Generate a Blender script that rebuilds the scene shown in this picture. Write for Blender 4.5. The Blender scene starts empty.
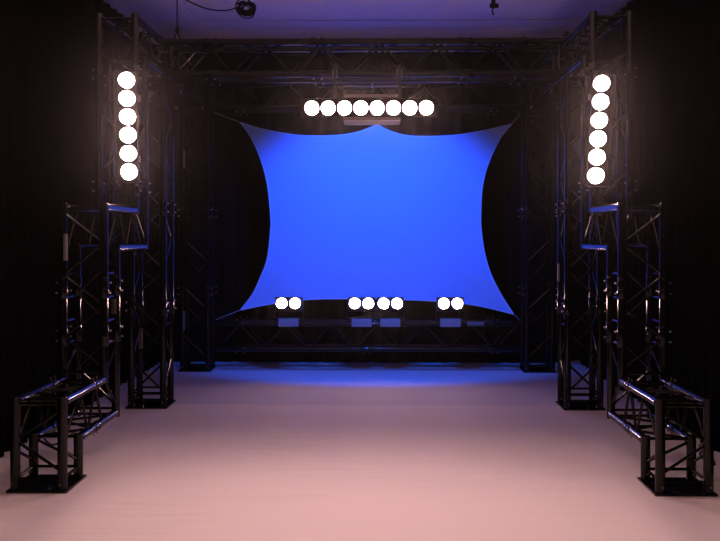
import bpy, bmesh, math, random
from mathutils import Vector, Matrix
random.seed(7)
S = bpy.context.scene
C = S.collection

# ---------------------------------------------------------------- camera, world, exposure
cam_d = bpy.data.cameras.new('camera')
cam = bpy.data.objects.new('camera', cam_d); C.objects.link(cam)
cam.location = (0.078, 0.0, 1.31)
cam.rotation_euler = (math.radians(90), 0, math.radians(0.98))
cam_d.sensor_width = 36.0; cam_d.lens = 44.0
cam_d.shift_y = -0.052
cam_d.clip_start = 0.05
S.camera = cam
S.view_settings.view_transform = 'Standard'
S.view_settings.look = 'None'
S.view_settings.gamma = 1.0
S.view_settings.use_curve_mapping = False
S.view_settings.exposure = 0.0
world = bpy.data.worlds.new('world'); S.world = world
world.use_nodes = True
world.node_tree.nodes['Background'].inputs[0].default_value = (0.006, 0.006, 0.009, 1)
world.node_tree.nodes['Background'].inputs[1].default_value = 1.0
# faint stage haze in the whole air of the room: gives the lamps their soft halo
hz = world.node_tree.nodes.new('ShaderNodeVolumeScatter')
hz.inputs['Density'].default_value = 0.0004; hz.inputs['Anisotropy'].default_value = 0.94
world.node_tree.links.new(hz.outputs[0], world.node_tree.nodes['World Output'].inputs['Volume'])
S.cycles.use_denoising = True
S.cycles.sample_clamp_indirect = 6.0
S.cycles.max_bounces = 8

LAMP_COL = (1.0, 0.585, 0.535)
LAMP_SIDE, LAMP_TOP, LAMP_LOW = 715.0, 490.0, 160.0   # emission of the filament lamps
BLUE_COL = (0.015, 0.118, 1.0)
BLUE_W = 106.0                                      # watts of each blue flood emitter

# ---------------------------------------------------------------- materials
def new_mat(name):
    m = bpy.data.materials.new(name); m.use_nodes = True
    return m, m.node_tree, m.node_tree.nodes['Principled BSDF']

def pmat(name, col, rough=0.5, metal=0.0, spec=0.5, noise=0.0, nscale=20.0, bump=0.0, bscale=80.0):
    m, nt, b = new_mat(name)
    b.inputs['Base Color'].default_value = (*col, 1)
    b.inputs['Roughness'].default_value = rough
    b.inputs['Metallic'].default_value = metal
    b.inputs['Specular IOR Level'].default_value = spec
    tc = nt.nodes.new('ShaderNodeTexCoord')
    if noise > 0:
        n = nt.nodes.new('ShaderNodeTexNoise'); n.inputs['Scale'].default_value = nscale
        n.inputs['Detail'].default_value = 4
        nt.links.new(tc.outputs['Object'], n.inputs['Vector'])
        r = nt.nodes.new('ShaderNodeMapRange')
        r.inputs['To Min'].default_value = 1 - noise; r.inputs['To Max'].default_value = 1 + noise
        nt.links.new(n.outputs['Fac'], r.inputs['Value'])
        mx = nt.nodes.new('ShaderNodeVectorMath'); mx.operation = 'SCALE'
        mx.inputs[0].default_value = col
        nt.links.new(r.outputs['Result'], mx.inputs['Scale'])
        nt.links.new(mx.outputs['Vector'], b.inputs['Base Color'])
    if bump > 0:
        n = nt.nodes.new('ShaderNodeTexNoise'); n.inputs['Scale'].default_value = bscale
        nt.links.new(tc.outputs['Object'], n.inputs['Vector'])
        bp = nt.nodes.new('ShaderNodeBump'); bp.inputs['Strength'].default_value = bump
        bp.inputs['Distance'].default_value = 0.01
        nt.links.new(n.outputs['Fac'], bp.inputs['Height'])
        nt.links.new(bp.outputs['Normal'], b.inputs['Normal'])
    return m

def emat(name, col, strength):
    m = bpy.data.materials.new(name); m.use_nodes = True
    nt = m.node_tree; nt.nodes.clear()
    e = nt.nodes.new('ShaderNodeEmission'); o = nt.nodes.new('ShaderNodeOutputMaterial')
    e.inputs[0].default_value = (*col, 1); e.inputs[1].default_value = strength
    nt.links.new(e.outputs[0], o.inputs[0])
    return m

M_TRUSS = pmat('black_powder_coat', (0.0035, 0.0035, 0.0035), 0.11, 0.0, 0.27, 0.25, 60)
M_BRACE = pmat('black_powder_coat_brace', (0.0035, 0.0035, 0.0035), 0.15, 0.0, 0.22, 0.2, 60)
M_BOLT = pmat('zinc_bolt', (0.16, 0.155, 0.15), 0.35, 1.0)
M_STICK = pmat('grey_sticker', (0.11, 0.10, 0.10), 0.6, 0, 0.3, 0.3, 120)
M_CURT = pmat('black_molton', (0.0025, 0.0022, 0.0025), 1.0, 0, 0.02, 0.3, 12, 0.15, 400)
M_WALL = pmat('black_wall', (0.010, 0.009, 0.009), 0.95, 0, 0.05, 0.2, 5)
M_CEIL = pmat('pale_ceiling_paint', (0.84, 0.76, 0.76), 0.85, 0, 0.2, 0.05, 8)
M_GAP = pmat('dark_joint', (0.05, 0.05, 0.05), 0.9)
M_SHEET = pmat('floor_joint_base', (0.10, 0.09, 0.09), 0.8)
M_HOUSE = pmat('black_lamp_housing', (0.015, 0.014, 0.014), 0.5, 0, 0.4, 0.2, 50)
M_RIM = pmat('lamp_rim_steel', (0.14, 0.13, 0.12), 0.4, 1.0)
M_CREAM = pmat('pale_fixture_paint', (0.42, 0.38, 0.34), 0.5, 0, 0.4, 0.1, 30)
M_BOX = pmat('pale_grey_mount', (0.20, 0.20, 0.22), 0.55, 0, 0.4, 0.1, 30)
M_RUB = pmat('black_rubber', (0.012, 0.012, 0.012), 0.55, 0, 0.4, 0.2, 60)
M_STRAP = pmat('grey_strap', (0.22, 0.22, 0.24), 0.7, 0, 0.3, 0.2, 200)
M_LSIDE = emat('warm_lamp_glass_side', LAMP_COL, LAMP_SIDE)
M_LTOP = emat('warm_lamp_glass_top', LAMP_COL, LAMP_TOP)
M_LLOW = emat('warm_lamp_glass_low', LAMP_COL, LAMP_LOW)
M_LED = emat('blue_led_glass', (0.05, 0.2, 1.0), 6.0)

# floor vinyl: pale, faint crosswise streaks
def floor_mat(name, c0, c1):
  m, nt, b = new_mat(name)
  tc = nt.nodes.new('ShaderNodeTexCoord'); mp = nt.nodes.new('ShaderNodeMapping')
  mp.inputs['Scale'].default_value = (0.5, 9.0, 1.0)
  n1 = nt.nodes.new('ShaderNodeTexNoise'); n1.inputs['Scale'].default_value = 2.2; n1.inputs['Detail'].default_value = 6
  n2 = nt.nodes.new('ShaderNodeTexNoise'); n2.inputs['Scale'].default_value = 0.9; n2.inputs['Detail'].default_value = 3
  mixn = nt.nodes.new('ShaderNodeMath'); mixn.operation = 'ADD'
  cr = nt.nodes.new('ShaderNodeValToRGB')
  cr.color_ramp.elements[0].position = 0.7; cr.color_ramp.elements[0].color = (*c0, 1)
  cr.color_ramp.elements[1].position = 1.3; cr.color_ramp.elements[1].color = (*c1, 1)
  nt.links.new(tc.outputs['Object'], mp.inputs['Vector']); nt.links.new(mp.outputs['Vector'], n1.inputs['Vector'])
  nt.links.new(tc.outputs['Object'], n2.inputs['Vector'])
  nt.links.new(n1.outputs['Fac'], mixn.inputs[0]); nt.links.new(n2.outputs['Fac'], mixn.inputs[1])
  nt.links.new(mixn.outputs[0], cr.inputs['Fac']); nt.links.new(cr.outputs['Color'], b.inputs['Base Color'])
  b.inputs['Roughness'].default_value = 0.75; b.inputs['Specular IOR Level'].default_value = 0.12
  return m
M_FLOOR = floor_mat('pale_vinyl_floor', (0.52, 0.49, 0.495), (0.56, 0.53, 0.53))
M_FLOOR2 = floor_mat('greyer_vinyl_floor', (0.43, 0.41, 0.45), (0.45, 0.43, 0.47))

# stretch banner: light blue fabric, diffuse with a little translucency
M_FAB = bpy.data.materials.new('blue_stretch_fabric'); M_FAB.use_nodes = True
nt = M_FAB.node_tree; nt.nodes.clear()
out = nt.nodes.new('ShaderNodeOutputMaterial'); df = nt.nodes.new('ShaderNodeBsdfDiffuse'); tr = nt.nodes.new('ShaderNodeBsdfTranslucent')
ms = nt.nodes.new('ShaderNodeMixShader'); ms.inputs[0].default_value = 0.18
wv = nt.nodes.new('ShaderNodeTexNoise'); wv.inputs['Scale'].default_value = 900
bp = nt.nodes.new('ShaderNodeBump'); bp.inputs['Strength'].default_value = 0.1; bp.inputs['Distance'].default_value = 0.001
tc = nt.nodes.new('ShaderNodeTexCoord'); nt.links.new(tc.outputs['Object'], wv.inputs['Vector'])
nt.links.new(wv.outputs['Fac'], bp.inputs['Height']); nt.links.new(bp.outputs['Normal'], df.inputs['Normal'])
df.inputs[0].default_value = (0.30, 0.50, 0.92, 1); tr.inputs[0].default_value = (0.30, 0.50, 0.92, 1)
nt.links.new(df.outputs[0], ms.inputs[1]); nt.links.new(tr.outputs[0], ms.inputs[2]); nt.links.new(ms.outputs[0], out.inputs[0])
M_HEM = pmat('pale_blue_hem_tape', (0.42, 0.58, 0.95), 0.6, 0, 0.4)

# ---------------------------------------------------------------- helpers
def tag(o, label=None, cat=None, group=None, kind=None):
    if label: o['label'] = label
    if cat: o['category'] = cat
    if group: o['group'] = group
    if kind: o['kind'] = kind
    return o

def thing(name, label, cat, loc, group=None):
    o = bpy.data.objects.new(name, None); o.empty_display_size = 0.1
    C.objects.link(o); o.location = loc
    return tag(o, label, cat, group)

def world_loc(o):
    p = Vector(o.location)
    q = o.parent
    while q: p = p + Vector(q.location); q = q.parent
    return p

def put(name, mesh, mat4, parent=None):
    """links a mesh object at the world matrix mat4 (parents are never rotated)"""
    o = bpy.data.objects.new(name, mesh); C.objects.link(o)
    if parent is not None:
        o.parent = parent
        m = parent_world(parent).inverted() @ mat4
    else: m = mat4
    o.matrix_basis = m
    return o

def parent_world(p):
    m = p.matrix_basis.copy()
    while p.parent:
        p = p.parent; m = p.matrix_basis @ m
    return m

def mesh_from(bm, name, mat, smooth=True):
    me = bpy.data.meshes.new(name); bm.to_mesh(me); bm.free()
    me.materials.append(mat)
    if smooth:
        for p in me.polygons: p.use_smooth = True
        try: me.set_sharp_from_angle(angle=math.radians(35))
        except Exception: pass
    return me

def box_bm(x0, x1, y0, y1, z0, z1, bev=0.0, seg=2, bm=None):
    own = bm is None
    if own: bm = bmesh.new()
    r = bmesh.ops.create_cube(bm, size=1.0)
    for v in r['verts']:
        v.co = Vector(((x0+x1)/2 + v.co.x*(x1-x0), (y0+y1)/2 + v.co.y*(y1-y0), (z0+z1)/2 + v.co.z*(z1-z0)))
    if bev > 0:
        es = set()
        for v in r['verts']: es.update(v.link_edges)
        bmesh.ops.bevel(bm, geom=list(es), offset=bev, segments=seg, affect='EDGES', profile=0.7)
    return bm

def box(name, x0, x1, y0, y1, z0, z1, mat, parent=None, bev=0.0):
    cx, cy, cz = (x0+x1)/2, (y0+y1)/2, (z0+z1)/2
    bm = box_bm(x0-cx, x1-cx, y0-cy, y1-cy, z0-cz, z1-cz, bev)
    return put(name, mesh_from(bm, name, mat), Matrix.Translation((cx, cy, cz)), parent)

def align(p, q, xdir=None):
    z = (Vector(q) - Vector(p)).normalized()
    x = Vector(xdir) if xdir is not None else (Vector((1, 0, 0)) if abs(z.x) < 0.9 else Vector((0, 1, 0)))
    x = (x - z * x.dot(z)).normalized(); y = z.cross(x)
    m = Matrix((x, y, z)).transposed().to_4x4(); m.translation = Vector(p)
    return m

_cache = {}
def tube_mesh(r, L, mat, seg=14, chamf=0.0015):
    key = (round(r, 4), round(L, 3), mat.name, seg)
    if key in _cache: return _cache[key]
    bm = bmesh.new(); rings = []
    for (rr, zz) in ((r-chamf, 0), (r, chamf), (r, L-chamf), (r-chamf, L)):
        rings.append([bm.verts.new((rr*math.cos(2*math.pi*k/seg), rr*math.sin(2*math.pi*k/seg), zz)) for k in range(seg)])
    for a, b2 in zip(rings, rings[1:]):
        for k in range(seg): bm.faces.new((a[k], a[(k+1) % seg], b2[(k+1) % seg], b2[k]))
    bm.faces.new(rings[0][::-1]); bm.faces.new(rings[-1])
    _cache[key] = mesh_from(bm, 'tube', mat); return _cache[key]

def tube(name, p, q, r, mat, parent, seg=14):
    L = (Vector(q) - Vector(p)).length
    return put(name, tube_mesh(r, L, mat, seg), align(p, q), parent)

def sweep_bm(pts, r, seg=8, closed=False, bm=None):
    """a round cord along a list of points"""
    bm = bm or bmesh.new(); pts = [Vector(p) for p in pts]; n = len(pts); rings = []
    up = Vector((0.13, 0.27, 0.95))
    for i, p in enumerate(pts):
        a = pts[(i-1) % n] if (closed or i > 0) else p
        c = pts[(i+1) % n] if (closed or i < n-1) else p
        t = (c - a).normalized()
        x = (up - t*up.dot(t))
        if x.length < 1e-3: x = Vector((1, 0, 0))
        x.normalize(); y = t.cross(x)
        rings.append([bm.verts.new(p + x*r*math.cos(2*math.pi*k/seg) + y*r*math.sin(2*math.pi*k/seg)) for k in range(seg)])
    rng = range(n) if closed else range(n-1)
    for i in rng:
        a, b2 = rings[i], rings[(i+1) % n]
        for k in range(seg): bm.faces.new((a[k], a[(k+1) % seg], b2[(k+1) % seg], b2[k]))
    if not closed: bm.faces.new(rings[0][::-1]); bm.faces.new(rings[-1])
    return bm

def cord(name, pts, r, mat, parent=None, seg=8, closed=False):
    o = Vector(pts[0])
    bm = sweep_bm([Vector(p)-o for p in pts], r, seg, closed)
    return put(name, mesh_from(bm, name, mat), Matrix.Translation(o), parent)

def spline(pts, n=10):
    pts = [Vector(p) for p in pts]; res = []
    for i in range(len(pts)-1):
        p0 = pts[max(i-1, 0)]; p1 = pts[i]; p2 = pts[i+1]; p3 = pts[min(i+2, len(pts)-1)]
        for k in range(n):
            t = k/n
            res.append(0.5*((2*p1) + (p2-p0)*t + (2*p0-5*p1+4*p2-p3)*t*t + (3*p1-p0-3*p2+p3)*t**3))
    res.append(pts[-1]); return res

# ---------------------------------------------------------------- truss kit
RC, RB, W = 0.025, 0.0085, 0.24

def coupler_mesh():
    if 'coupler' in _cache: return _cache['coupler']
    bm = bmesh.new(); seg = 14
    prof = [(-0.062, 0.0255), (-0.055, 0.0285), (-0.008, 0.0285), (-0.005, 0.0262), (0.005, 0.0262), (0.008, 0.0285), (0.055, 0.0285), (0.062, 0.0255)]
    rings = [[bm.verts.new((r*math.cos(2*math.pi*k/seg), r*math.sin(2*math.pi*k/seg), z)) for k in range(seg)] for z, r in prof]
    for a, b2 in zip(rings, rings[1:]):
        for k in range(seg): bm.faces.new((a[k], a[(k+1) % seg], b2[(k+1) % seg], b2[k]))
    _cache['coupler'] = mesh_from(bm, 'coupler', M_TRUSS); return _cache['coupler']

def bolt_mesh():
    if 'bolt' in _cache: return _cache['bolt']
    bm = bmesh.new(); seg = 8
    prof = [(0.0, 0.0035), (0.008, 0.0035), (0.0081, 0.006), (0.0135, 0.006), (0.015, 0.004)]
    rings = [[bm.verts.new((r*math.cos(2*math.pi*k/seg), r*math.sin(2*math.pi*k/seg), z)) for k in range(seg)] for z, r in prof]
    for a, b2 in zip(rings, rings[1:]):
        for k in range(seg): bm.faces.new((a[k], a[(k+1) % seg], b2[(k+1) % seg], b2[k]))
    bm.faces.new(rings[-1])
    _cache['bolt'] = mesh_from(bm, 'bolt', M_BOLT); return _cache['bolt']

def coupler(p, axis, bolt_dir, parent):
    p = Vector(p); ax = Vector(axis).normalized(); bd = Vector(bolt_dir).normalized()
    c = put('coupler', coupler_mesh(), align(p, p + ax, bd), parent)
    for dz in (-0.030, 0.030):
        b0 = p + ax*dz + bd*0.0275
        put('bolt', bolt_mesh(), align(b0, b0 + bd), c)

def brace(p, q, parent, r=RB):
    """bar between two chord axes, trimmed to the chord surfaces"""
    p = Vector(p); q = Vector(q); d = (q-p).normalized()
    return tube('brace', p + d*(RC-0.003), q - d*(RC-0.003), r, M_BRACE, parent, 8)

def lerp_axis(ch, t, ax):
    p, q = Vector(ch[0]), Vector(ch[1]); r = p.copy()
    r[ax] = t
    return r

def zigzag(a, b, ax, t0, t1, n, start, parent):
    ts = [t0 + (t1-t0)*k/n for k in range(n+1)]
    for k in range(n):
        u, v = (a, b) if (k + start) % 2 == 0 else (b, a)
        brace(lerp_axis(u, ts[k], ax), lerp_axis(v, ts[k+1], ax), parent)

def rung(a, b, ax, t, parent): brace(lerp_axis(a, t, ax), lerp_axis(b, t, ax), parent)

def chords(cs, parent):
    for p, q in cs: tube('chord', p, q, RC, M_TRUSS, parent, 16)

def sticker(p, q, parent, face=(0, -1, 0), half=50, r=RC+0.0012):
    """label stuck on one side of a tube, curved with it"""
    p = Vector(p); q = Vector(q); L = (q-p).length; bm = bmesh.new(); n = 8; g = []
    for rr in (r, r-0.001):
        for z in (0, L):
            g.append([bm.verts.new((rr*math.cos(a), rr*math.sin(a), z)) for a in [math.radians(-half + 2*half*k/n) for k in range(n+1)]])
    a0, a1, b0, b1 = g
    for k in range(n):
        bm.faces.new((a0[k], a0[k+1], a1[k+1], a1[k])); bm.faces.new((b0[k+1], b0[k], b1[k], b1[k+1]))
        bm.faces.new((a0[k+1], a0[k], b0[k], b0[k+1])); bm.faces.new((a1[k], a1[k+1], b1[k+1], b1[k]))
    bm.faces.new((a0[0], a1[0], b1[0], b0[0])); bm.faces.new((a1[-1], a0[-1], b0[-1], b1[-1]))
    o = put('sticker', mesh_from(bm, 'sticker', M_STICK), align(p, q, face), parent)
    o['label'] = 'pale sticker on one side of the tube'

def base_plate(x, y, parent):
    """square steel foot with a bolt at every corner"""
    pl = box('base_plate', x-0.155, x+0.155, y-0.155, y+0.155, 0.001, 0.013, M_TRUSS, parent, 0.003)
    for sx in (-1, 1):
        for sy in (-1, 1):
            b0 = Vector((x+sx*0.12, y+sy*0.12-0.0255*1.0, 0.045))
            put('bolt', bolt_mesh(), align(b0, b0 + Vector((0, -1, 0))), pl)

def beam_x(name, label, cat, y0, y1, zt, zb, x0, x1, couplers, n=13):
    t = thing(name, label, cat, (0, (y0+y1)/2, zb - RC))
    A = ((x0, y0, zt), (x1, y0, zt)); B = ((x0, y1, zt), (x1, y1, zt))
    Cc = ((x0, y1, zb), (x1, y1, zb)); D = ((x0, y0, zb), (x1, y0, zb))
    chords((A, B, Cc, D), t)
    for (a, b2, st) in ((A, B, 0), (B, Cc, 1), (Cc, D, 0), (D, A, 0)):
        zigzag(a, b2, 0, x0+0.06, x1-0.06, n, st, t)
        rung(a, b2, 0, x0+0.035, t); rung(a, b2, 0, x1-0.035, t)
    for cx in couplers:
        for ch, bd in ((A, (0, 0, 1)), (B, (0, 0, 1)), (Cc, (0, 0, -1)), (D, (0, 0, -1))):
            coupler(lerp_axis(ch, cx, 0), (1, 0, 0), bd, t)
    return t

# ---------------------------------------------------------------- room shell
XW, YB, YF, ZC = 2.32, 9.10, -1.6, 3.19
fl = box('floor', -XW-0.1, XW+0.1, YF-0.1, YB+0.1, -0.10, -0.008, M_SHEET); tag(fl, kind='structure')
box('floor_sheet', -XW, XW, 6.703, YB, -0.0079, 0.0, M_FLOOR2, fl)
box('floor_sheet', -XW, XW, 2.2, 6.697, -0.0079, 0.0015, M_FLOOR, fl)
box('floor_sheet', -XW, XW, YF, 2.194, -0.0079, 0.0, M_FLOOR, fl)
ce = box('ceiling', -XW-0.1, XW+0.1, YF-0.1, YB+0.1, ZC+0.03, ZC+0.12, M_GAP); tag(ce, kind='structure')
xs = [-XW, -1.49, XW]; ys = [YF, 1.5, 4.6, 7.77, 8.05, YB]
zdrop = [0, 0, 0, 0.006, 0.010]
for j in range(5):
    g = 0.006
    if j >= 3:
        box('ceiling_panel', -XW, XW, ys[j]+g, ys[j+1]-g, ZC-zdrop[j], ZC+0.0299, M_CEIL, ce, 0.004)
        continue
    for i in range(2):
        gx = 0.003
        box('ceiling_panel', xs[i]+gx, xs[i+1]-gx, ys[j]+g, ys[j+1]-g, ZC, ZC+0.0299, M_CEIL, ce, 0.003)
tag(box('wall_left', -XW-0.1, -XW-0.001, YF-0.1, YB+0.1, 0.0, ZC+0.03, M_WALL), kind='structure')
tag(box('wall_right', XW+0.001, XW+0.1, YF-0.1, YB+0.1, 0.0, ZC+0.03, M_WALL), kind='structure')
tag(box('wall_back', -XW, XW, YB+0.001, YB+0.1, 0.0, ZC+0.03, M_WALL), kind='structure')
tag(box('wall_front', -XW, XW, YF-0.1, YF-0.001, 0.0, ZC+0.03, M_WALL), kind='structure')

def curtain(name, p, q, z0, z1, label, amp=0.02, pitch=0.17):
    p = Vector(p); q = Vector(q); d = q - p; L = d.length; d.normalize(); nrm = Vector((-d.y, d.x, 0))
    n = int(L/0.02); rows = 9; bm = bmesh.new(); grid = []
    for j in range(rows+1):
        v = j/rows; z = z0 + (z1-z0)*v; row = []
        for i in range(n+1):
            s = L*i/n
            w = math.sin(2*math.pi*s/pitch + 0.6*math.sin(s*2.3) + 0.25*math.sin(3*v+s)) * amp * (1.0 - 0.35*v)
            w += 0.012*math.sin(s*3.1 + 2*v)
            row.append(bm.verts.new(d*s + nrm*w + Vector((0, 0, z - z0))))
        grid.append(row)
    for j in range(rows):
        for i in range(n): bm.faces.new((grid[j][i], grid[j][i+1], grid[j+1][i+1], grid[j+1][i]))
    me = mesh_from(bm, name, M_CURT)
    o = put(name, me, Matrix.Translation((p.x, p.y, z0)))
    md = o.modifiers.new('thickness', 'SOLIDIFY'); md.thickness = 0.004
    return tag(o, label, 'curtain')
curtain('stage_curtain', (-2.10, YF+0.3, 0), (-2.10, 8.85, 0), 0.006, ZC-0.014, 'long black curtain beside the towers with a sticker on the middle riser')
curtain('stage_curtain', (2.13, 8.85, 0), (2.13, YF+0.3, 0), 0.006, ZC-0.014, 'long black curtain with a loose cable at its foot')
curtain('stage_curtain', (-2.05, 8.90, 0), (2.05, 8.90, 0), 0.006, ZC-0.10, 'black curtain hanging across the room behind the blue banner')

# ---------------------------------------------------------------- stepped side trusses
XI, XO = 1.505, 1.745
Y = dict(leg=4.43, t1=5.11, t3=5.78, t2=6.55, t4=8.30)
Z1T, Z1B = 0.455, 0.215
Z2T, Z2B = 1.46, 1.22
Z3T, Z3B = 2.735, 2.495

for s in (-1, 1):
    xi, xo, xc = s*XI, s*XO, s*(XI+XO)/2
    # --- short front leg
    y0, y1 = Y['leg'], Y['leg']+W
    t = thing('truss_pedestal', ('short black truss pedestal on a floor plate, before the riser with the sticker' if s < 0 else 'short black truss pedestal on a floor plate, beside the loose floor cable'), 'truss', (xc, y0+W/2, 0), 'short front truss pedestals')
    A = ((xi, y0, 0.013), (xi, y0, Z1T+RC)); B = ((xo, y0, 0.013), (xo, y0, Z1T+RC))
    Cc = ((xo, y1, 0.013), (xo, y1, Z1B+RC)); D = ((xi, y1, 0.013), (xi, y1, Z1B+RC))
    chords((A, B, Cc, D), t); base_plate(xc, y0+W/2, t)
    zigzag(A, B, 2, 0.10, 0.42, 2, 0, t); rung(A, B, 2, 0.065, t); rung(A, B, 2, Z1T-0.01, t)
    zigzag(D, Cc, 2, 0.10, 0.215, 1, 0, t); rung(Cc, D, 2, 0.065, t); rung(Cc, D, 2, 0.225, t)
    for a, b2 in ((A, D), (B, Cc)):
        zigzag(a, b2, 2, 0.10, 0.21, 1, 1, t); rung(a, b2, 2, 0.065, t)
        brace(lerp_axis(a, 0.22, 2), (a[0][0], y1, Z1T - 0.004), t)
    # --- low beam running back
    e0 = Y['t1']
    t = thing('box_truss', ('knee-high black truss beam with a short cable drooping under it' if s < 0 else 'knee-high black truss beam with no cable drooping under it'), 'truss', (xc, (y0+e0)/2, Z1B-RC), 'low truss beams')
    A = ((xi, y0+RC, Z1T), (xi, e0-RC, Z1T)); B = ((xo, y0+RC, Z1T), (xo, e0-RC, Z1T))
    D = ((xi, y1+RC, Z1B), (xi, e0+W-RC, Z1B)); Cc = ((xo, y1+RC, Z1B), (xo, e0+W-RC, Z1B))
    chords((A, B, Cc, D), t)
    zigzag(A, B, 1, y0+0.09, e0-0.06, 3, 0, t); rung(A, B, 1, y0+0.06, t); rung(A, B, 1, e0-0.04, t)
    zigzag(Cc, D, 1, y1+0.05, e0+W-0.06, 3, 0, t); rung(Cc, D, 1, y1+0.045, t); rung(Cc, D, 1, e0+W-0.05, t); rung(Cc, D, 1, (y1+e0+W)/2, t)
    for a, b2 in ((A, D), (B, Cc)):
        zigzag(a, b2, 1, y1+0.03, e0-0.04, 3, 0, t)
    for ch, bd in ((A, (0, 0, 1)), (B, (0, 0, 1)), (Cc, (0, 0, -1)), (D, (0, 0, -1))):
        coupler(lerp_axis(ch, 4.95, 1), (0, 1, 0), bd, t)
    # --- middle riser
    y0, y1 = Y['t1'], Y['t1']+W
    lab = 'chest-high black truss riser with a pale sticker round its outer tube' if s < 0 else 'chest-high black truss riser without stickers above the low beam'
    t = thing('truss_riser', lab, 'truss', (xc, y0+W/2, Z1B-RC), 'middle truss risers')
    A = ((xi, y0, Z1T-RC), (xi, y0, Z2T+RC)); B = ((xo, y0, Z1T-RC), (xo, y0, Z2T+RC))
    Cc = ((xo, y1, Z1B-RC), (xo, y1, Z2B+RC)); D = ((xi, y1, Z1B-RC), (xi, y1, Z2B+RC))
    chords((A, B, Cc, D), t)
    zigzag(A, B, 2, 0.52, 1.43, 5, 0, t); rung(A, B, 2, 0.50, t); rung(A, B, 2, Z2T-0.01, t)
    zigzag(Cc, D, 2, 0.26, 1.17, 4, 1, t); rung(Cc, D, 2, 0.24, t); rung(Cc, D, 2, Z2B-0.01, t)
    for a, b2 in ((A, D), (B, Cc)):
        brace(lerp_axis(b2, 0.26, 2), lerp_axis(a, 0.46, 2), t)
        brace(lerp_axis(a, 0.47, 2), lerp_axis(b2, 0.62, 2), t)
        for z in (0.66, 0.79, 0.93, 1.07): rung(a, b2, 2, z, t)
        brace(lerp_axis(a, 1.13, 2), (a[0][0], y1+0.02, Z2T), t)
    for ch, bd in ((A, (-s, 0, 0)), (B, (s, 0, 0)), (Cc, (s, 0, 0)), (D, (-s, 0, 0))):
        coupler(lerp_axis(ch, 0.99, 2), (0, 0, 1), bd, t)
        coupler(lerp_axis(ch, 0.71, 2), (0, 0, 1), bd, t)
    if s < 0:
        sticker((xo, y0, 1.15), (xo, y0, 1.305), t, (1, -0.5, 0), 38); sticker((xi, y1, 0.82), (xi, y1, 0.91), t, (-0.5, -1, 0))
    # --- chest-high beam
    e0 = Y['t3']
    t = thing('box_truss', ('chest-high black truss beam running back from the riser with the sticker' if s < 0 else 'chest-high black truss beam running back from the riser without stickers'), 'truss', (xc, (y0+e0)/2, Z2B-RC), 'chest-high truss beams')
    A = ((xi, y0+RC, Z2T), (xi, e0-RC, Z2T)); B = ((xo, y0+RC, Z2T), (xo, e0-RC, Z2T))
    D = ((xi, y1+RC, Z2B), (xi, e0+W-RC, Z2B)); Cc = ((xo, y1+RC, Z2B), (xo, e0+W-RC, Z2B))
    chords((A, B, Cc, D), t)
    zigzag(A, B, 1, y0+0.09, e0-0.06, 3, 0, t); rung(A, B, 1, y0+0.06, t); rung(A, B, 1, e0-0.04, t)
    zigzag(Cc, D, 1, y1+0.05, e0+W-0.06, 3, 0, t); rung(Cc, D, 1, y1+0.045, t); rung(Cc, D, 1, e0+W-0.05, t)
    for a, b2 in ((A, D), (B, Cc)):
        brace(lerp_axis(a, y1+0.06, 1), lerp_axis(b2, y1+0.20, 1), t)
        brace(lerp_axis(b2, y1+0.22, 1), lerp_axis(a, y1+0.36, 1), t)
        brace(lerp_axis(a, y1+0.38, 1), lerp_axis(b2, y1+0.54, 1), t)
    # --- lamp riser
    y0, y1 = Y['t3'], Y['t3']+W
    t = thing('truss_riser', ('tall black truss riser with a lamp column, beneath the beam with the sling' if s < 0 else 'tall black truss riser with a lamp column, beneath the beam with the clamp block'), 'truss', (xc, y0+W/2, Z2B-RC), 'lamp truss risers')
    A = ((xi, y0, Z2T-RC), (xi, y0, Z3T+RC)); B = ((xo, y0, Z2T-RC), (xo, y0, Z3T+RC))
    Cc = ((xo, y1, Z2B-RC), (xo, y1, Z3B+RC)); D = ((xi, y1, Z2B-RC), (xi, y1, Z3B+RC))
    chords((A, B, Cc, D), t)
    zigzag(A, B, 2, 1.52, 2.70, 6, 0, t); rung(A, B, 2, 1.50, t); rung(A, B, 2, Z3T-0.01, t)
    zigzag(Cc, D, 2, 1.26, 2.45, 6, 0, t); rung(Cc, D, 2, 1.24, t); rung(Cc, D, 2, Z3B-0.01, t)
    for a, b2 in ((A, D), (B, Cc)):
        brace(lerp_axis(b2, 1.26, 2), lerp_axis(a, 1.45, 2), t)
        zigzag(a, b2, 2, 1.50, 2.42, 5, 0, t)
        brace(lerp_axis(a, 2.44, 2), (a[0][0], y1+0.02, Z3T), t)
    for ch, bd in ((A, (-s, 0, 0)), (B, (s, 0, 0)), (Cc, (s, 0, 0)), (D, (-s, 0, 0))):
        coupler(lerp_axis(ch, 1.62, 2), (0, 0, 1), bd, t); coupler(lerp_axis(ch, 2.36, 2), (0, 0, 1), bd, t)
    # --- overhead side beam
    t = thing('box_truss', ('long overhead black side beam with the ceiling sling at its crossbeam joint' if s < 0 else 'long overhead black side beam with a dark clamp block on top'), 'truss', (xc, (y0+Y['t4'])/2, Z3B-RC), 'overhead side beams')
    yE = Y['t4']+W+RC
    A = ((xi, y0+RC, Z3T), (xi, yE, Z3T)); B = ((xo, y0+RC, Z3T), (xo, yE, Z3T))
    D = ((xi, y1+RC, Z3B), (xi, yE, Z3B)); Cc = ((xo, y1+RC, Z3B), (xo, yE, Z3B))
    chords((A, B, Cc, D), t)
    zigzag(A, B, 1, y0+0.09, yE-0.06, 12, 0, t); rung(A, B, 1, y0+0.06, t); rung(A, B, 1, yE-0.03, t)
    zigzag(Cc, D, 1, y1+0.09, yE-0.06, 11, 0, t); rung(Cc, D, 1, y1+0.06, t); rung(Cc, D, 1, yE-0.03, t)
    for a, b2 in ((A, D), (B, Cc)):
        zigzag(a, b2, 1, y1+0.07, yE-0.06, 11, 0, t); rung(a, b2, 1, yE-0.03, t)
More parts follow.
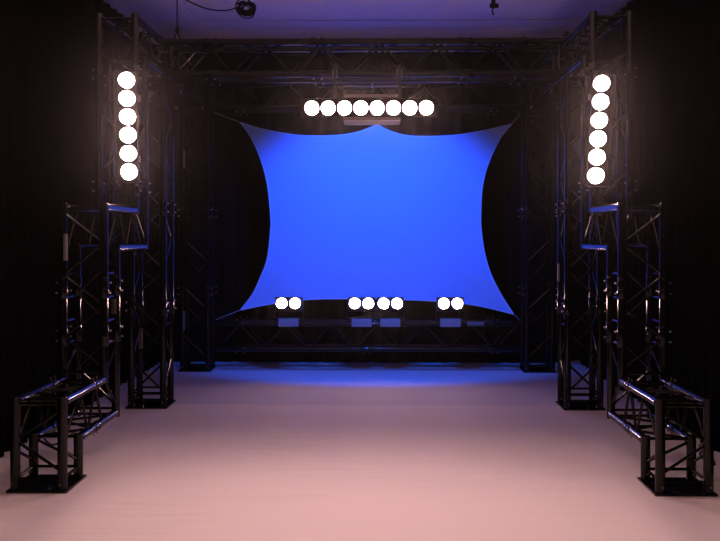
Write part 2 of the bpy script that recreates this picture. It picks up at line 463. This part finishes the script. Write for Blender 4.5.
    for cy in (6.42, 7.15, 8.05):
        for ch, bd in ((A, (0, 0, 1)), (B, (0, 0, 1)), (Cc, (0, 0, -1)), (D, (0, 0, -1))):
            coupler(lerp_axis(ch, cy, 1), (0, 1, 0), bd, t)
    # --- floor towers
    for key in ('t2', 't4'):
        y0, y1 = Y[key], Y[key]+W
        if key == 't2':
            lab = ('black truss tower with grey tape low on a rear tube, under the front crossbeam' if s < 0
                   else 'black truss tower with a sticker on its inner rear tube, under the front crossbeam')
            grp = 'towers under the front crossbeam'
        else:
            lab = ('rear black truss tower with two stickers on its outer tube beside the blue banner' if s < 0
                   else 'rear black truss tower without stickers beside the blue banner')
            grp = 'rear towers'
        t = thing('truss_tower', lab, 'truss', (xc, y0+W/2, 0), grp)
        zt = Z3B - RC
        A = ((xi, y0, 0.013), (xi, y0, zt)); B = ((xo, y0, 0.013), (xo, y0, zt))
        Cc = ((xo, y1, 0.013), (xo, y1, zt)); D = ((xi, y1, 0.013), (xi, y1, zt))
        chords((A, B, Cc, D), t); base_plate(xc, y0+W/2, t)
        for a, b2, st in ((A, B, 0), (B, Cc, 1), (D, Cc, 1), (A, D, 0)):
            zigzag(a, b2, 2, 0.13, 2.40, 10, st, t)
            for z in (0.065, 0.115, 2.43): rung(a, b2, 2, z, t)
        for z in (0.62, 0.81): rung(A, D, 2, z, t)
        for ch, bd in ((A, (-s, 0, 0)), (B, (s, 0, 0)), (Cc, (s, 0, 0)), (D, (-s, 0, 0))):
            for z in (0.76, 1.50): coupler(lerp_axis(ch, z, 2), (0, 0, 1), bd, t)
        if key == 't2' and s < 0: sticker((xo, y1, 0.42), (xo, y1, 0.57), t, (0.6, -1, 0), 45)
        if key == 't2' and s > 0: sticker((xi, y1, 0.94), (xi, y1, 1.075), t, (-1, -0.3, 0), 45)
        if key == 't4' and s < 0:
            sticker((xo, y0, 1.92), (xo, y0, 2.09), t, (1, -0.4, 0), 42); sticker((xo, y0, 0.395), (xo, y0, 0.574), t, (1, -0.4, 0), 42)

beam_x('box_truss', 'black overhead crossbeam truss holding the bar of eight lamps', 'truss', Y['t2'], Y['t2']+W, Z3T, Z3B, -XI+RC, XI-RC, (-1.15, -0.35, 0.75, 1.15), 13)
beam_x('box_truss', 'black overhead crossbeam truss just above the top edge of the blue banner', 'truss', Y['t4'], Y['t4']+W, Z3T, Z3B, -XI+RC, XI-RC, (-1.2, 0.0, 1.2), 13)
lowb = beam_x('box_truss', 'low black crossbeam truss under the banner with four twin lamps on it', 'truss', Y['t4'], Y['t4']+W, Z1T, Z1B, -XI+RC, XI-RC, (-1.2, 0.0, 1.2), 13)
sticker((0.945, Y['t4'], Z1T), (1.10, Y['t4'], Z1T), lowb)

# ---------------------------------------------------------------- lamps
def lamp_meshes():
    seg = 24
    # bowl rim; its forward lip is added to cut off sideways lens spill
    bm = bmesh.new()
    prof = [(0.0495, 0.004), (0.0505, -0.036), (0.0525, -0.038), (0.0540, -0.033), (0.0540, 0.022), (0.050, 0.045), (0.028, 0.060)]
    rings = [[bm.verts.new((r*math.cos(2*math.pi*k/seg), y, r*math.sin(2*math.pi*k/seg))) for k in range(seg)] for r, y in prof]
    for a, b2 in zip(rings, rings[1:]):
        for k in range(seg): bm.faces.new((a[k], a[(k+1) % seg], b2[(k+1) % seg], b2[k]))
    bm.faces.new(rings[-1])
    bmesh.ops.recalc_face_normals(bm, faces=bm.faces)
    rim = mesh_from(bm, 'lamp', M_HOUSE)
    res = {}
    for nm, mt in (('side', M_LSIDE), ('top', M_LTOP), ('low', M_LLOW)):
        bm = bmesh.new()
        prof = [(0.0490, 0.0), (0.043, -0.006), (0.034, -0.011), (0.018, -0.014)]
        rings = [[bm.verts.new((r*math.cos(2*math.pi*k/seg), y, r*math.sin(2*math.pi*k/seg))) for k in range(seg)] for r, y in prof]
        for a, b2 in zip(rings, rings[1:]):
            for k in range(seg): bm.faces.new((a[k], a[(k+1) % seg], b2[(k+1) % seg], b2[k]))
        c = bm.verts.new((0, -0.015, 0))
        for k in range(seg): bm.faces.new((rings[-1][k], rings[-1][(k+1) % seg], c))
        bmesh.ops.recalc_face_normals(bm, faces=bm.faces)
        res[nm] = mesh_from(bm, 'lens', mt)
    return rim, res
RIM, LENS = lamp_meshes()

def put_lamp(mat4, kind, parent):
    l = put('lamp', RIM, mat4, parent)
    e = put('lens', LENS[kind], mat4, l)
    e['label'] = 'glowing warm white lamp glass'

def local_box(name, mat4, x0, x1, y0, y1, z0, z1, mat, parent, bev=0.004):
    c = Vector(((x0+x1)/2, (y0+y1)/2, (z0+z1)/2))
    bm = box_bm(x0-c.x, x1-c.x, y0-c.y, y1-c.y, z0-c.z, z1-c.z, bev)
    return put(name, mesh_from(bm, name, mat), mat4 @ Matrix.Translation(c), parent)

def clamp_mesh():
    if 'clamp' in _cache: return _cache['clamp']
    bm = bmesh.new(); seg = 16; w = 0.02
    rings = []
    for (r, z) in ((0.0258, -w), (0.034, -w), (0.034, w), (0.0258, w)):
        rings.append([bm.verts.new((r*math.cos(2*math.pi*k/seg), r*math.sin(2*math.pi*k/seg), z)) for k in range(seg)])
    for i in range(4):
        a, b2 = rings[i], rings[(i+1) % 4]
        for k in range(seg): bm.faces.new((a[k], a[(k+1) % seg], b2[(k+1) % seg], b2[k]))
    box_bm(0.032, 0.062, -0.010, 0.010, -0.012, 0.012, 0.002, 1, bm)
    _cache['clamp'] = mesh_from(bm, 'clamp', M_RIM); return _cache['clamp']

# columns of six
for s, (xt, xb, zt, zb) in ((-1, (-1.536, -1.520, 2.296, 1.704)), (1, (1.538, 1.500, 2.264, 1.676))):
    yl = 5.67
    t = thing('blinder_light', ('upright column of six glowing lamps above the riser with the sticker' if s < 0 else 'upright column of six glowing lamps above the riser without stickers'), 'stage light', ((xt+xb)/2, yl+0.05, zb-0.06), 'six-lamp columns')
    tilt = math.atan2(xt-xb, zt-zb)
    M0 = Matrix.Translation(((xt+xb)/2, yl, (zt+zb)/2)) @ Matrix.Rotation(tilt, 4, 'Y') @ Matrix.Rotation(s*math.radians(-26), 4, 'Z')
    hl = 0.36
    local_box('housing', M0, -0.064, 0.064, 0.012, 0.085, -hl, hl, M_HOUSE, t)
    for sx in (-1, 1): local_box('side_rail', M0, sx*0.0655-0.0015, sx*0.0655+0.0015, -0.008, 0.07, -hl, hl, M_HOUSE, t, 0.0005)
    for k in range(6): put_lamp(M0 @ Matrix.Translation((0, 0, (k-2.5)*0.118)), 'side', t)
    for z in (1.80, 2.20):
        cp = Vector((s*XI, Y['t3'], z))
        put('clamp', clamp_mesh(), align(cp, cp + Vector((0, 0, 1)), (0, -1, 0)), t)

# bar of eight
t = thing('blinder_light', 'horizontal bar of eight glowing warm lamps hung under the front crossbeam', 'stage light', (0.015, 6.46, 2.15))
M0 = Matrix.Translation((0.034, 6.41, 2.222)) @ Matrix.Rotation(math.radians(10), 4, 'X')
local_box('housing', M0, -0.50, 0.50, 0.012, 0.085, -0.064, 0.064, M_HOUSE, t)
local_box('top_rail', M0, -0.50, 0.50, -0.008, 0.07, 0.064, 0.067, M_HOUSE, t, 0.0005)
local_box('bottom_rail', M0, -0.50, 0.50, -0.008, 0.07, -0.067, -0.064, M_HOUSE, t, 0.0005)
for k in range(8): put_lamp(M0 @ Matrix.Translation(((k-3.5)*0.1187, 0, 0)), 'top', t)
for x in (-0.22, 0.26):
    cp = Vector((x, Y['t2'], Z3B))
    put('clamp', clamp_mesh(), align(cp, cp + Vector((1, 0, 0)), (0, 0, 1)), t)
    box('hanger', x-0.012, x+0.012, 6.515, 6.521, 2.29, 2.56, M_HOUSE, t, 0.001)
    box('bracket', x-0.012, x+0.012, 6.47, 6.515, 2.305, 2.311, M_HOUSE, t, 0.001)
    box('hanger_eye', x-0.012, x+0.012, 6.521, 6.555, 2.545, 2.555, M_HOUSE, t, 0.001)

# twin lamps on the low crossbeam
for k, (x, lab, grp) in enumerate((
        (-0.732, 'twin warm lamp standing alone on the low crossbeam, away from its sticker', 'outer twin lamps'),
        (-0.048, 'twin warm lamp next to another at the middle of the low crossbeam', 'middle twin lamps'),
        (0.220, 'twin warm lamp next to another at the middle of the low crossbeam', 'middle twin lamps'),
        (0.782, 'twin warm lamp standing alone beside the sticker on the low crossbeam', 'outer twin lamps'))):
    t = thing('blinder_light', lab, 'stage light', (x, 8.25, 0.45), grp)
    M0 = Matrix.Translation((x, 8.235, 0.649)) @ Matrix.Rotation(math.radians(-12), 4, 'X')
    local_box('housing', M0, -0.127, 0.127, 0.012, 0.085, -0.064, 0.064, M_HOUSE, t)
    for dx in (-0.0625, 0.0625): put_lamp(M0 @ Matrix.Translation((dx, 0, 0)), 'low', t)
    for sx in (-1, 1):
        box('yoke_arm', x+sx*0.129-(0.003 if sx < 0 else 0), x+sx*0.129+(0.003 if sx > 0 else 0), 8.245, 8.275, 0.515, 0.66, M_HOUSE, t, 0.001)
    box('yoke_bar', x-0.132, x+0.132, 8.245, 8.275, 0.509, 0.515, M_HOUSE, t, 0.001)
    box('mounting_box', x-0.093, x+0.093, 8.20, 8.273, 0.436, 0.508, M_BOX, t, 0.004)

# ---------------------------------------------------------------- blue flood behind the lamp bar
t = thing('flood_light', 'pale boxy blue flood light behind the bar of eight lamps, aimed at the banner', 'stage light', (0.055, 6.80, 2.12))
MF = Matrix.Translation((0.055, 6.79, 2.255)) @ Matrix.Rotation(math.radians(-20), 4, 'X')
local_box('body', MF, -0.215, 0.215, -0.05, 0.05, -0.10, 0.10, M_HOUSE, t, 0.008)
local_box('front_lip', MF, -0.217, 0.217, -0.065, -0.051, -0.118, -0.085, M_CREAM, t, 0.003)
local_box('top_lip', MF, -0.217, 0.217, -0.065, -0.051, 0.085, 0.108, M_CREAM, t, 0.003)
for sx in (-1, 1):
    x = 0.055 + sx*0.225
    box('yoke_arm', x-0.004, x+0.004, 6.78, 6.81, 2.22, 2.44, M_HOUSE, t, 0.001)
box('yoke_bar', 0.055-0.229, 0.055+0.229, 6.78, 6.81, 2.44, 2.446, M_HOUSE, t, 0.001)
box('hook', 0.05, 0.06, 6.79, 6.90, 2.446, 2.468, M_RIM, t, 0.001)
for i in range(6):
    for j in range(3):
        bm = bmesh.new()
        bmesh.ops.create_cone(bm, cap_ends=True, segments=14, radius1=0.024, radius2=0.022, depth=0.012)
        put('led_lens', mesh_from(bm, 'led_lens', M_LED), MF @ Matrix.Translation(((i-2.5)*0.068, 0.056, (j-1)*0.06)) @ Matrix.Rotation(math.radians(-90), 4, 'X'), t)
for i in range(3):
    ld = bpy.data.lights.new('blue_emitter', 'SPOT'); ld.energy = BLUE_W; ld.color = BLUE_COL
    ld.spot_size = math.radians(92); ld.spot_blend = 0.34; ld.shadow_soft_size = 0.03
    lo = bpy.data.objects.new('blue_emitter', ld); C.objects.link(lo); lo.parent = t
    p = MF @ Vector(((i-1)*0.13, 0.10, 0.0))
    aim = Vector((0.07 + (i-1)*0.16, 8.42, 1.25))
    q = (aim - p).to_track_quat('-Z', 'Y')
    lo.matrix_basis = parent_world(t).inverted() @ (Matrix.Translation(p) @ q.to_matrix().to_4x4())

# ---------------------------------------------------------------- stretched banner
EL = [(-1.22, 0.573), (-1.105, 0.726), (-1.024, 0.899), (-0.962, 1.076), (-0.932, 1.345), (-0.933, 1.482), (-0.962, 1.769), (-1.024, 2.009), (-1.12, 2.224), (-1.225, 2.372)]
ER = [(1.388, 0.538), (1.273, 0.717), (1.167, 0.932), (1.107, 1.147), (1.078, 1.367), (1.077, 1.511), (1.091, 1.745), (1.144, 1.961), (1.254, 2.2), (1.368, 2.348)]
ET1 = [(-1.225, 2.372), (-1.081, 2.324), (-0.914, 2.286), (-0.675, 2.248), (-0.435, 2.24), (-0.22, 2.253), (-0.053, 2.289), (0.086, 2.348)]
ET2 = [(0.086, 2.348), (0.211, 2.286), (0.378, 2.241), (0.612, 2.233), (0.856, 2.248), (1.096, 2.286), (1.368, 2.348)]
EB = [(-1.22, 0.573), (-0.957, 0.626), (-0.746, 0.656), (-0.498, 0.677), (-0.22, 0.682), (0.086, 0.681), (0.45, 0.670), (0.689, 0.656), (0.976, 0.628), (1.167, 0.592), (1.388, 0.538)]
YS = 8.42
SX = 0.010
def dense(e, n):
    pts = spline([(x+SX, 0, z) for x, z in e], 12)
    L = [0]
    for a, b2 in zip(pts, pts[1:]): L.append(L[-1] + (b2-a).length)
    res = []; k = 0
    for i in range(n+1):
        d = L[-1]*i/n
        while k < len(L)-2 and L[k+1] < d: k += 1
        f = (d-L[k])/max(L[k+1]-L[k], 1e-9)
        res.append(pts[k].lerp(pts[k+1], min(max(f, 0), 1)))
    return res
NU, NV = 64, 48
top = dense(ET1, NU//2)[:-1] + dense(ET2, NU//2)
bot, lef, rig = dense(EB, NU), dense(EL, NV), dense(ER, NV)
ban = thing('stretch_banner', 'large bright blue stretch-fabric banner with curved edges strapped between the rear towers', 'banner', (0.07, YS, 0.55))
bm = bmesh.new(); g = []
for j in range(NV+1):
    v = j/NV; row = []
    for i in range(NU+1):
        u = i/NU
        p = (1-v)*bot[i] + v*top[i] + (1-u)*lef[j] + u*rig[j] - ((1-u)*(1-v)*bot[0] + u*(1-v)*bot[-1] + (1-u)*v*top[0] + u*v*top[-1])
        p.y = YS + 0.012*math.sin(math.pi*u)*math.sin(math.pi*v)
        row.append(bm.verts.new(p - Vector((0.07, YS, 0.55))))
    g.append(row)
for j in range(NV):
    for i in range(NU): bm.faces.new((g[j][i], g[j][i+1], g[j+1][i+1], g[j+1][i]))
fo = put('fabric', mesh_from(bm, 'fabric', M_FAB), Matrix.Translation((0.07, YS, 0.55)), ban)
for e in (lef, rig, bot, top[:NU//2+1], top[NU//2:]):
    cord('hem', [Vector((p.x, YS, p.z)) for p in e], 0.006, M_HEM, ban, 6)
for a, b2 in (((-1.225, 2.372), (-1.47, 2.468)), ((1.368, 2.348), (1.47, 2.455)), ((-1.22, 0.573), (-1.45, 0.479)), ((1.388, 0.538), (1.47, 0.470)), ((0.086, 2.348), (0.086, 2.45))):
    p = Vector((a[0]+SX, YS, a[1])); q = Vector((b2[0], YS+0.02, b2[1]))
    if a[0] == 0.086: q = Vector((0.086, Y['t4']+0.03, 2.478))
    st = tube('strap', p, q, 0.005, M_STRAP, ban, 6)
    d = (q-p).normalized()
    put('buckle', tube_mesh(0.011, 0.035, M_RIM, 8), align(p + d*((q-p).length*0.72), q), st)

# ---------------------------------------------------------------- rigging and cables near the ceiling
t = thing('rigging_sling', 'thin steel sling hanging from the ceiling to the corner of the front crossbeam', 'sling', (-1.49, 6.90, 2.76))
tube('wire', (-1.475, 6.88, 2.90), (-1.475, 6.88, ZC), 0.005, M_RUB, t, 6)
for dx, dy in ((-0.05, 0.0), (0.045, 0.0)):
    tube('sling_leg', (-1.475, 6.88, 2.90), (-1.475+dx, 6.90, 2.762), 0.006, M_RUB, t, 6)
box('shackle', -1.49, -1.46, 6.868, 6.892, 2.885, 2.925, M_RUB, t, 0.004)
box('beam_clamp', -1.535, -1.42, 6.865, 6.935, 2.7605, 2.785, M_RUB, t, 0.005)
t = thing('rigging_clamp', 'dark clamp block sitting on top of the side beam beside the crossbeam', 'clamp', (1.56, 6.84, 2.76))
box('clamp_body', 1.50, 1.62, 6.80, 6.88, 2.7605, 2.80, M_RUB, t, 0.006)
box('clamp_eye', 1.545, 1.575, 6.825, 6.855, 2.80, 2.87, M_RUB, t, 0.006)
box('clamp_pin', 1.52, 1.60, 6.833, 6.847, 2.835, 2.849, M_RUB, t, 0.003)

t = thing('cable_coil', 'black cable coiled in a ring hanging from the ceiling', 'cable', (-0.914, 6.80, 2.96))
for k in range(14):
    r = 0.055 + random.uniform(-0.022, 0.014); ox, oz = random.uniform(-0.016, 0.016), random.uniform(-0.016, 0.016)
    ph = random.uniform(0, 6.28); tw = random.uniform(-0.35, 0.35)
    pts = [(-0.914 + ox + r*1.08*math.cos(a), 6.80 + 0.02*math.sin(2*a+ph) + tw*0.05*math.sin(a) + (k-7)*0.004, 3.045 + oz + r*(0.8+0.3*abs(tw))*math.sin(a+tw)) for a in [2*math.pi*i/28 for i in range(28)]]
    cord('loop', pts, 0.0055, M_RUB, t, 6, True)
cord('cable', spline([(-1.50, 6.80, 3.185), (-1.36, 6.80, 3.105), (-1.22, 6.80, 3.047), (-1.08, 6.80, 3.035), (-0.985, 6.80, 3.06)], 8), 0.0055, M_RUB, t, 6)
cord('cable', spline([(-0.90, 6.80, 3.10), (-0.895, 6.80, 3.15), (-0.89, 6.80, 3.19)], 6), 0.005, M_RUB, t, 6)

t = thing('ceiling_bracket', 'small dark bracket with dangling cable end on the ceiling', 'bracket', (0.99, 6.80, 2.99))
box('plate', 0.945, 1.045, 6.76, 6.84, 3.165, 3.1895, M_RUB, t, 0.004)
box('arm', 0.975, 1.005, 6.79, 6.81, 3.075, 3.165, M_RUB, t, 0.003)
box('jaw', 0.962, 1.03, 6.785, 6.815, 3.045, 3.078, M_RUB, t, 0.006)
cord('cable', spline([(0.99, 6.80, 3.046), (0.982, 6.80, 3.02), (0.992, 6.80, 2.99)], 6), 0.006, M_RUB, t, 6)

# cables low down
cb = cord('cable', spline([(2.06, 5.42, 0.008), (2.04, 5.30, 0.05), (2.01, 5.16, 0.075), (2.00, 5.05, 0.03), (1.985, 4.98, 0.0085), (1.97, 5.10, 0.0085), (1.99, 5.22, 0.0085), (2.04, 5.30, 0.0085)], 8), 0.006, M_RUB, None, 6)
tag(cb, 'loose black cable looping on the floor at the foot of the curtain', 'cable')
cb = cord('cable', spline([(-1.74, 4.80, 0.1835), (-1.70, 4.80, 0.150), (-1.655, 4.84, 0.155), (-1.62, 4.90, 0.185), (-1.60, 5.00, 0.192)], 8), 0.006, M_RUB, None, 6)
tag(cb, 'short black cable drooping under the low truss beam', 'cable')
